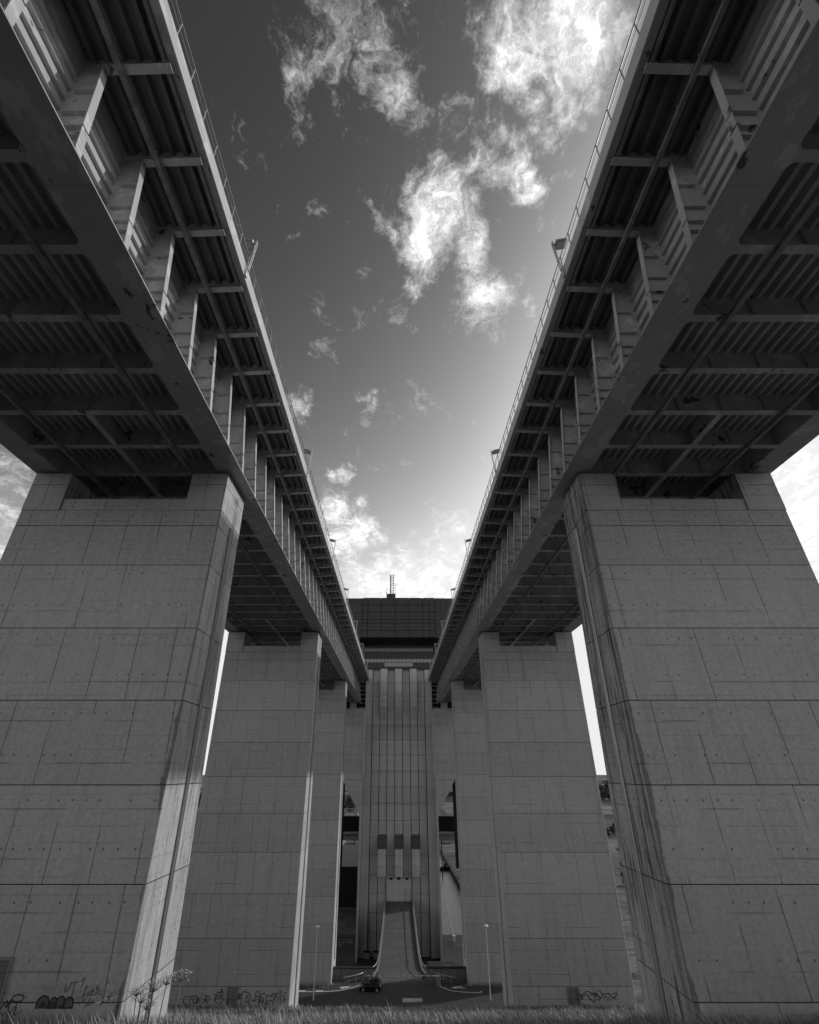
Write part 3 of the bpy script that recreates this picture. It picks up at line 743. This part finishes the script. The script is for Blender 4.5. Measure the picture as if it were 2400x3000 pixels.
for s,sd in((-1,'left'),(1,'right')):
    a,b=sorted((s*4.6,s*11.6)); m=MB(); m.box(a,b,112.7,113.2,-39.3,-30.25); m.box(a,b,112.62,113.28,-30.25,-30.12,1)
    for x in(6.3,8.4,10.2): m.box(*sorted((s*x,s*(x+.05))),112.68,112.7,-31.8,-30.25,1)
    tag(m.build('low_wall',[M['wall'],M['groove']]),f'low concrete wall between the ramp and the {sd}-hand far pier','wall','low walls beside the ramp')
gp=MB(); gp.box(5.0,9.6,114.2,114.35,-30.0,-29.75); gp.tube([(9.6,114.2,-29.85),(9.8,113.9,-31.7)],.09,6)
tag(gp.build('guard_rail',M['rail']),'short steel guard rail above the low wall right of the ramp','guard rail')
bt=thing('boom_barrier','red and white boom barrier lowered across the foot of the ramp','barrier',(6.5,110,-31.7))
m=MB(); m.box(-.35,.35,-.25,.25,0,1.15); m.box(-.4,.4,-.3,.3,1.15,1.25); m.build('housing',M['rail'],bt)
m=MB()
for i in range(24):
    a=-.5-i*.5; m.box(a-.5,a,-.34,-.28,1.27+(.0),1.39,0 if i%2==0 else 1)
m.box(-.5,.3,-.36,-.26,1.25,1.41,0)
m.build('boom',[M['white'],M['galv']],bt)
bl=MB(); bl.box(.2,2.2,70.3,71.2,-22.8,-21.66); bl.box(.14,2.26,70.24,71.26,-21.66,-21.56)
tag(bl.build('inspection_chamber',M['wall']),'low concrete inspection chamber sunk in the grass before the road','chamber')

# street lamps
def street_lamp(x,y,h,label):
    t=thing('street_lamp',label,'street lamp',(x,y,-31.7),'street lamps on the road below')
    m=MB(); m.tube([(0,0,0),(0,0,1.2)],.085,8); m.tube([(0,0,1.2),(0,0,h)],.065,8,r1=.05); m.build('pole',M['white'],t)
    m=MB(); 
    for r0,r1,z0,z1 in((.12,.42,h,h+.12),(.42,.36,h+.12,h+.2),(.36,.08,h+.2,h+.36)): m.tube([(0,0,z0),(0,0,z1)],r0,12,r1=r1)
    m.build('lamp_head',M['white'],t)
street_lamp(-13.55,104,8.9,'white street lamp standing before the left-hand far pier'); street_lamp(14.2,104,9.0,'white street lamp standing before the right-hand far pier')

# car: small black hatchback, nose to the left
ct=thing('parked_car','small black hatchback parked at the foot of the ramp','car',(-4.75,107.9,-31.7)); ct.rotation_euler=(0,0,R(-6))
def loft(mb,secs,mi=0):
    n=len(secs[0]); o=len(mb.v)
    for s_ in secs: mb.v+=[tuple(p) for p in s_]
    for i in range(len(secs)-1):
        for q in range(n):
            q2=(q+1)%n; mb.f.append((o+i*n+q,o+(i+1)*n+q,o+(i+1)*n+q2,o+i*n+q2)); mb.m.append(mi)
    mb.f.append([o+q for q in range(n)]); mb.m.append(mi); mb.f.append([o+(len(secs)-1)*n+q for q in range(n-1,-1,-1)]); mb.m.append(mi)
def csec(x,w,zb,zt,wt): return [(x,-w,zb+.1),(x,-w+.08,zb),(x,w-.08,zb),(x,w,zb+.1),(x,w,zb+(zt-zb)*.6),(x,wt,zt-.05),(x,wt-.1,zt),(x,-wt+.1,zt),(x,-wt,zt-.05),(x,-w,zb+(zt-zb)*.6)]
m=MB(); loft(m,[csec(-1.75,.62,.3,.62,.6),csec(-1.66,.76,.22,.76,.68),csec(-1.2,.83,.2,.9,.74),csec(-.75,.84,.2,.98,.78),csec(.3,.85,.2,1.0,.8),csec(1.3,.84,.2,1.02,.78),csec(1.68,.8,.24,.98,.74),csec(1.76,.74,.32,.82,.7)])
m.build('body',M['car'],ct,True)
m=MB(); loft(m,[csec(-.85,.74,.9,1.0,.7),csec(-.25,.76,.9,1.42,.6),csec(.1,.77,.9,1.52,.62),csec(.9,.77,.9,1.52,.62),csec(1.4,.75,.9,1.45,.58),csec(1.66,.72,.9,1.05,.66)]); m.build('cabin',M['car'],ct,True)
for s in(-1,1):
    m=MB(); 
    for P in([(-.62,1.02),(-.2,1.36),(.28,1.42),(.28,1.02)],[(.36,1.02),(.36,1.42),(.95,1.42),(1.3,1.3),(1.38,1.04)]):
        m.add([(x,s*(.79-(z-1.0)*.30),z) for x,z in P],[list(range(len(P)))])
    m.build('side_window',M['carglass'],ct)
m=MB(); m.add([(-.83,-.62,1.02),(-.83,.62,1.02),(-.27,.52,1.43),(-.27,-.52,1.43)],[(0,1,2,3)]); m.build('windscreen',M['carglass'],ct)
m=MB(); m.add([(1.68,-.58,1.06),(1.68,.58,1.06),(1.47,.5,1.42),(1.47,-.5,1.42)],[(0,1,2,3)]); m.build('rear_window',M['carglass'],ct)
for s in(-1,1):
    m=MB(); m.hexa([(-1.73,s*.5,.55),(-1.45,s*.72,.6),(-1.4,s*.74,.78),(-1.7,s*.5,.68)],[(-1.72,s*.5,.7),(-1.44,s*.76,.76),(-1.3,s*.78,.85),(-1.6,s*.5,.8)]); m.build('headlight',M['lens'],ct)
    m=MB(); m.box(1.6,1.77,*sorted((s*.6,s*.79)),.7,.95); m.build('tail_light',M['lens'],ct)
    for x in(-1.1,1.15):
        m=MB(); m.tube([(x,s*.7,.3),(x,s*.87,.3)],.3,16); wl=m.build('wheel',M['tyre'],ct,False)
        m=MB(); m.tube([(x,s*.86,.3),(x,s*.885,.3)],.19,12); m.build('rim',M['galv'],wl)
m=MB(); m.box(-.55,-.4,-.98,-.82,.98,1.1); m.box(-.55,-.4,.82,.98,.98,1.1); m.build('wing_mirror',M['car'],ct)

# ------------------------------------------------------------------ plants
rg=random.Random(11)
g=MB()
def blade(x,y,h,wd,lean):
    z=hz(x,y)-.05; a=rg.uniform(0,6.28)
    lx=-h*lean*rg.uniform(.5,1.4)+rg.gauss(0,.1)*h; ly=rg.gauss(0,.18)*h
    dx=math.cos(a)*wd/2; dy=math.sin(a)*wd/2; o=len(g.v)
    g.v+= [(x-dx,y-dy,z),(x+dx,y+dy,z),(x+lx*.4+dx*.8,y+ly*.4+dy*.8,z+h*.6),(x+lx*.4-dx*.8,y+ly*.4-dy*.8,z+h*.6),(x+lx,y+ly,z+h)]
    g.f+= [(o,o+1,o+2,o+3),(o+3,o+2,o+4)]; g.m+=[0,0]
def scatter(n,y0,y1,xw,hmin,hmax,wd,lean=.45):
    for _ in range(n):
        y=math.sqrt(rg.uniform(y0*y0,y1*y1)); x=rg.uniform(-xw,xw)*y
        skip=False
        for py in PY:
            if abs(y-py)<2.7 and 11.45<abs(x)<24.1: skip=True
        if skip: continue
        cl=.5+.6*math.sin(x*1.3+math.sin(y*.9)*2)*math.sin(y*1.1+x*.4)+.55*math.sin(x*.37+y*.21)*math.sin(y*.33-x*.5)
        h=rg.uniform(hmin,hmax)*(.65+.5*max(0,cl)); blade(x,y,h,wd*rg.uniform(.6,1.3),lean)
scatter(9000,1.5,18,.95,.2,.45,.014)
scatter(90000,17,36,.95,.16,.52,.024)
scatter(80000,36,76,.9,.18,.5,.045)
# ranker grass against the pier feet
for py,zz in((29.4,0),(71.2,0),(113.0,1)):
    for s in(-1,1):
        for _ in range(2200 if zz==0 else 900):
            x=s*rg.uniform(11.,24.5); y=py-2.7-abs(rg.gauss(0,.5)); 
            blade(x,y,rg.uniform(.2,.75 if py<40 else .55),.03 if py<40 else .06,.4)
for _ in range(1500):
    y=rg.uniform(19,60); x=rg.uniform(-.9,.9)*y
    if all(abs(y-py)>3 or not 11.4<abs(x)<24.3 for py in PY): blade(x,y,rg.uniform(.5,.95),.022+.0004*y,.5)
o=g.build('meadow_grass',M['grass']); o['kind']='stuff'
# cow parsley / hogweed close to the camera
def hogweed(px,py,h,lean,heads,label):
    z=hz(px,py); t=thing('hogweed',label,'wild plant',(px,py,z),'hogweed plants in the near grass')
    top=Vector((lean[0],lean[1],h))
    sp=spline([(0,0,-.1),(lean[0]*.35,lean[1]*.35,h*.4),tuple(top*.999)],6)
    m=MB(); m.tube(sp,.0065,6,r1=.004); 
    base=sp[7]
    for hx,hy,hzz,rd in heads:
        q=Vector((hx,hy,hzz)); st=sp[8]
        if (q-top).length>.02: m.tube(spline([tuple(st),tuple((st+q)/2+Vector((0,0,-.03))),tuple(q)],4),.0032,5,r1=.0025)
    # leaf stubs
    for k in(.3,.55,.75):
        c=sp[int(k*(len(sp)-1))]; a=rg.uniform(0,6.28)
        m.tube([tuple(c),(c.x+.07*math.cos(a),c.y+.07*math.sin(a),c.z+.04)],.003,4)
    m.build('stem',M['stem'],t)
    for hx,hy,hzz,rd in heads:
        u=MB(); c=Vector((hx,hy,hzz))
        for k in range(20):
            a=2.4*k; rr=rd*math.sqrt((k+.5)/20); e=c+Vector((rr*math.cos(a),rr*math.sin(a),rd*.75-rr*rr/rd*.35))
            u.tube([tuple(c),tuple(e)],.0012,4,cap=False)
            for j in range(7):
                d=Vector((rg.gauss(0,.008),rg.gauss(0,.008),rg.gauss(0,.004)))+e; s_=rg.uniform(.0016,.0034); n=Vector((rg.gauss(0,1),rg.gauss(0,1),rg.gauss(1,1))).normalized(); a1=n.orthogonal().normalized()*s_; a2=n.cross(a1).normalized()*s_
                u.add([d+a1,d+a2,d-a1,d-a2],[(0,1,2,3)],1)
        u.build('umbel',[M['stem'],M['umbel']],t)
hogweed(-1.64,3.3,1.74,(0.0,0,0),[(.0,0,1.74,.06),(-.08,0,1.725,.045),(.055,.02,1.76,.05)],'tallest branching hogweed with three pale umbels before the near left pier')
hogweed(-1.69,3.35,1.70,(-.02,0,0),[(-.02,0,1.70,.055),(-.005,.05,1.66,.045)],'darker hogweed with drooping umbel, left of the branching one')
hogweed(-1.585,3.3,1.77,(.065,0.03,0),[(.065,.03,1.77,.06)],'leaning hogweed with one bright umbel, right of the branching one')

# trees
def tree(px,py,h,seed,label,grp,wide=.45):
    rg2=random.Random(seed); t=thing('broadleaf_tree',label,'tree',(px,py,hz(px,py)),grp)
    m=MB(); m.tube([(0,0,-.3),(.1,0,h*.25),(0,.1,h*.6)],h*.03,7,r1=h*.012)
    for k in range(6):
        a=k*1.05; m.tube([(0,0,h*(.22+.05*k)),(h*.16*math.cos(a),h*.16*math.sin(a),h*(.42+.06*k))],h*.012,5,r1=h*.004)
    m.build('trunk',M['bark'],t)
    c=MB(); lobes=[]
    for k in range(11):
        a=rg2.uniform(0,6.28); e=rg2.uniform(.16,.85); q=wide*h*.62*math.sin(math.pi*min(1,e*1.05))*rg2.uniform(.4,1.)
        lobes.append((q*math.cos(a),q*math.sin(a),e*h,h*rg2.uniform(.14,.22)))
    for lx,ly,lz,lr in lobes:
        for _ in range(95):
            v=Vector((rg2.gauss(0,1),rg2.gauss(0,1),rg2.gauss(0,1))).normalized()*lr*rg2.uniform(.55,1.08)
            d=Vector((lx,ly,lz))+Vector((v.x,v.y,v.z*.8)); s_=h*rg2.uniform(.024,.048)
            n=Vector((rg2.gauss(0,1),rg2.gauss(0,1),rg2.gauss(0,1))).normalized(); a1=n.orthogonal().normalized()*s_; a2=n.cross(a1).normalized()*s_*rg2.uniform(.6,1)
            c.add([d+a1,d+a2,d-a1,d-a2],[(0,1,2,3)])
    c.build('crown',M['leaf'],t); return t

def wood(pts,label,grp,h0,h1):
    protos=[]
    for i,(x,y) in enumerate(pts):
        h=random.uniform(h0,h1)
        if len(protos)<3:
            t=tree(x,y,1.0,20+len(protos)+len(pts),label,grp); t.scale=(h,h,h); protos.append(t)
        else:
            q=dup(protos[i%3],loc=(x,y,hz(x,y)),rotz=random.uniform(0,6)); q.scale=(h,h,h*random.uniform(.85,1.1))
wood([(300+i*14+random.uniform(-4,4),900+random.uniform(-30,30)) for i in range(9)],'far dark tree on the horizon seen through the gap between the right-hand piers','trees on the right horizon',20,27)
wood([(-62+i*5.5+random.uniform(-2,2),640+random.uniform(-40,60)) for i in range(8)],'tree on the far bank seen through the opening left of the tower','trees beyond the left bay',13,19)
wood([(62+i*7+random.uniform(-2,2),900+random.uniform(-20,60)) for i in range(5)],'tree on the far bank seen through the opening right of the tower','trees beyond the right bay',8,14)
wood([(-235+i*12+random.uniform(-4,4),640+random.uniform(-40,40)) for i in range(6)],'far tree glimpsed in the slit between the left-hand piers','trees beyond the left slit',14,20)
wood([(150,410),(158,425),(142,398)],'low dark bush tree on the valley floor in the right-hand gap between piers','bushes in the right gap',4,6.5)
wood([(54+i*17+random.uniform(-3,3),148+i*44+random.uniform(-8,8)) for i in range(9)],'scrubby bush on the slope seen low in the gap between the right-hand piers','scrub in the right gap',2.2,4.5)
wood([(190+i*7+random.uniform(-3,3),520+random.uniform(-25,25)) for i in range(7)],'hedgerow tree in the middle of the right-hand gap between piers','hedgerow in the right gap',4,9)
wood([(88,236),(93,240)],'young tree lower down in the right-hand gap between piers','young trees in the right gap',4,5)

# ------------------------------------------------------------------ sky, sun, camera
SUN_AZ,SUN_EL=67.,24.7
W=bpy.data.worlds.new('World'); SC.world=W; W.use_nodes=True
t=NT(W.node_tree); bg=t.n['Background']
sky=t.node('ShaderNodeTexSky',sky_type='NISHITA',sun_disc=False); sky.sun_elevation=R(SUN_EL); sky.sun_rotation=R(SUN_AZ); sky.altitude=100; sky.air_density=1.; sky.dust_density=1.
sc=t.node('ShaderNodeSeparateColor'); t.l.new(sky.outputs[0],sc.inputs[0])
# black-and-white photograph through a red filter: the red band, with the film's contrast
SKY_GAMMA=2.75; SKY_GAIN=1.52
base=t.math('MULTIPLY',t.math('POWER',sc.outputs[0],SKY_GAMMA),SKY_GAIN)
base=t.math('SMOOTH_MIN',base,8.4,4.)
tc=t.node('ShaderNodeTexCoord'); d=t.vmath('NORMALIZE',tc.outputs['Generated'],(0,0,0))
CL=[(22.46,63.59,2.47,1.19),(18.07,61.32,2.73,1.06),(8.74,58.03,3.73,1.15),(14.35,55.09,3.1,1.06),(13.51,51.02,3.21,1.0),(31.6,63.02,2.39,1.12),(0.75,33.56,1.57,0.5),(-10.12,68.57,6.82,0.34),(8.83,62.51,5.48,0.5),(12.12,52.81,5.29,0.53),(29.2,65.38,5.59,0.62),(-22.01,65.68,3.61,0.32),(7.21,25.12,4.71,0.55),(3.65,22.11,4.71,0.7),(1.26,67.27,3.65,0.4),(-18.33,70.21,4.85,0.6),(-4.04,70.21,4.36,0.64),(-1.11,67.62,2.12,0.8),(-18.7,64.91,2.76,0.56),(-13.52,72.2,3.62,0.56),(25.38,68.72,3.14,1.25),(37.52,66.7,4.73,1.5),(29.09,65.23,2.36,1.25),(38.49,62.96,2.59,1.25),(34.05,69.35,3.29,1.25),(23.73,61.01,2.37,1.38),(24.19,58.57,1.94,1.31),(11.25,59.43,2.99,1.12),(4.88,55.63,3.31,1.1),(12.91,57.35,2.71,1.0),(10.94,65.44,2.79,0.62),(3.7,53.37,2.13,0.9),(13.9,47.79,3.09,0.75),(8.55,62.84,2.89,0.55),(-13.92,58.94,1.83,0.6),(-5.84,54.02,1.24,0.7),(-20.98,57.45,0.83,0.5),(-5.8,59.36,1.17,0.45),(-3.66,40.8,2.11,0.8),(-13.52,39.69,2.46,0.9),(-0.71,40.18,1.54,0.5),(-7.03,32.59,1.76,0.95),(-11.37,48.97,1.09,0.5),(-7.66,27.96,2.55,1.35),(-5.64,24.79,2.56,1.4),(-8.75,23.98,2.34,1.4),(1.5,20.19,3.13,1.3),(-1.94,18.83,3.9,1.25),(4.61,18.78,3.5,1.2),(1.27,25.29,0.87,0.9),(-41.71,23.01,4.06,0.8),(-40.29,17.25,2.47,1.1),(42.72,21.06,6.73,1.5)]
sx=t.node('ShaderNodeSeparateXYZ'); t.l.new(d,sx.inputs[0])
def cnoise(vec,scale,detail,rough):
    n=t.node('ShaderNodeTexNoise'); t.put(n.inputs['Vector'],vec); n.inputs['Scale'].default_value=scale; n.inputs['Detail'].default_value=detail; n.inputs['Roughness'].default_value=rough
    return t.vmath('SUBTRACT',n.outputs['Color'],(.5,.5,.5))
dw=t.vmath('ADD',d,t.vmath('MULTIPLY',cnoise(d,6.,6.,.65),(.17,.17,.17)))
cov=None
for az,el,rad,wt in CL:
    c=(math.sin(R(az))*math.cos(R(el)),math.cos(R(az))*math.cos(R(el)),math.sin(R(el)))
    k=t.ramp(t.vmath('DISTANCE',dw,c),R(rad)*1.75,R(rad)*.15,0.,wt)
    cov=k if cov is None else t.math('SMOOTH_MAX',cov,k,.2)
zc=t.math('MAXIMUM',t.math('ADD',sx.outputs[2],.15),.05)
cb=t.node('ShaderNodeCombineXYZ'); t.put(cb.inputs[0],t.math('DIVIDE',sx.outputs[0],zc)); t.put(cb.inputs[1],t.math('DIVIDE',sx.outputs[1],zc)); t.put(cb.inputs[2],0.3)
pw=t.vmath('ADD',cb.outputs[0],t.vmath('MULTIPLY',cnoise(cb.outputs[0],9.,5.,.6),(.16,.16,.16)))
n1=t.noise(scaled(t,pw,1.15,.75,1.),6.,12,.66,0.); n2=t.noise(scaled(t,pw,1.25,.6,1.),19.,10,.7,.2)
n=t.math('ADD',t.math('MULTIPLY',n1,.6),t.math('MULTIPLY',n2,.4))
val=t.math('ADD',t.math('MULTIPLY_ADD',t.math('SUBTRACT',n,.5),2.3,.5),t.math('MULTIPLY',cov,.50))
dens=t.ramp(val,.70,1.22,0.,1.,False)
dens=t.math('POWER',dens,1.5)
CLOUD=12.
body=t.math('MULTIPLY_ADD',t.ramp(n2,.35,.65),CLOUD*.35,CLOUD*.68)
mixv=t.math('ADD',t.math('MULTIPLY',base,t.math('SUBTRACT',1.,dens)),t.math('MULTIPLY',t.math('MAXIMUM',body,t.math('MULTIPLY',base,1.05)),dens))
t.l.new(t.gray(mixv),bg.inputs['Color']); bg.inputs['Strength'].default_value=.08
W.cycles.sampling_method='MANUAL'; W.cycles.sample_map_resolution=1024

L_=bpy.data.lights.new('Sun','SUN'); L_.energy=1.5; L_.angle=R(1.3); L_.color=(1,1,1)
so=bpy.data.objects.new('Sun',L_); COL.objects.link(so)
dv=Vector((math.sin(R(SUN_AZ))*math.cos(R(SUN_EL)),math.cos(R(SUN_AZ))*math.cos(R(SUN_EL)),math.sin(R(SUN_EL))))
so.rotation_euler=dv.to_track_quat('Z','Y').to_euler(); so.location=(80,40,60)

cam=bpy.data.cameras.new('Camera'); co=bpy.data.objects.new('Camera',cam); COL.objects.link(co); SC.camera=co
cam.sensor_fit='VERTICAL'; cam.sensor_height=36; cam.sensor_width=28.8; cam.lens=1450/3000*36
cam.shift_x=36/3000.; cam.clip_end=20000; cam.clip_start=.1
co.location=(-.42,0,0); co.rotation_euler=(R(90+27.66),0,0)
vs=SC.view_settings; SC.display_settings.display_device='sRGB'; vs.view_transform='Standard'; vs.look='None'; vs.exposure=.36; vs.gamma=1.; vs.use_curve_mapping=False
SC.cycles.max_bounces=8; SC.cycles.diffuse_bounces=5; SC.cycles.use_denoising=True; SC.cycles.caustics_reflective=False; SC.cycles.caustics_refractive=False
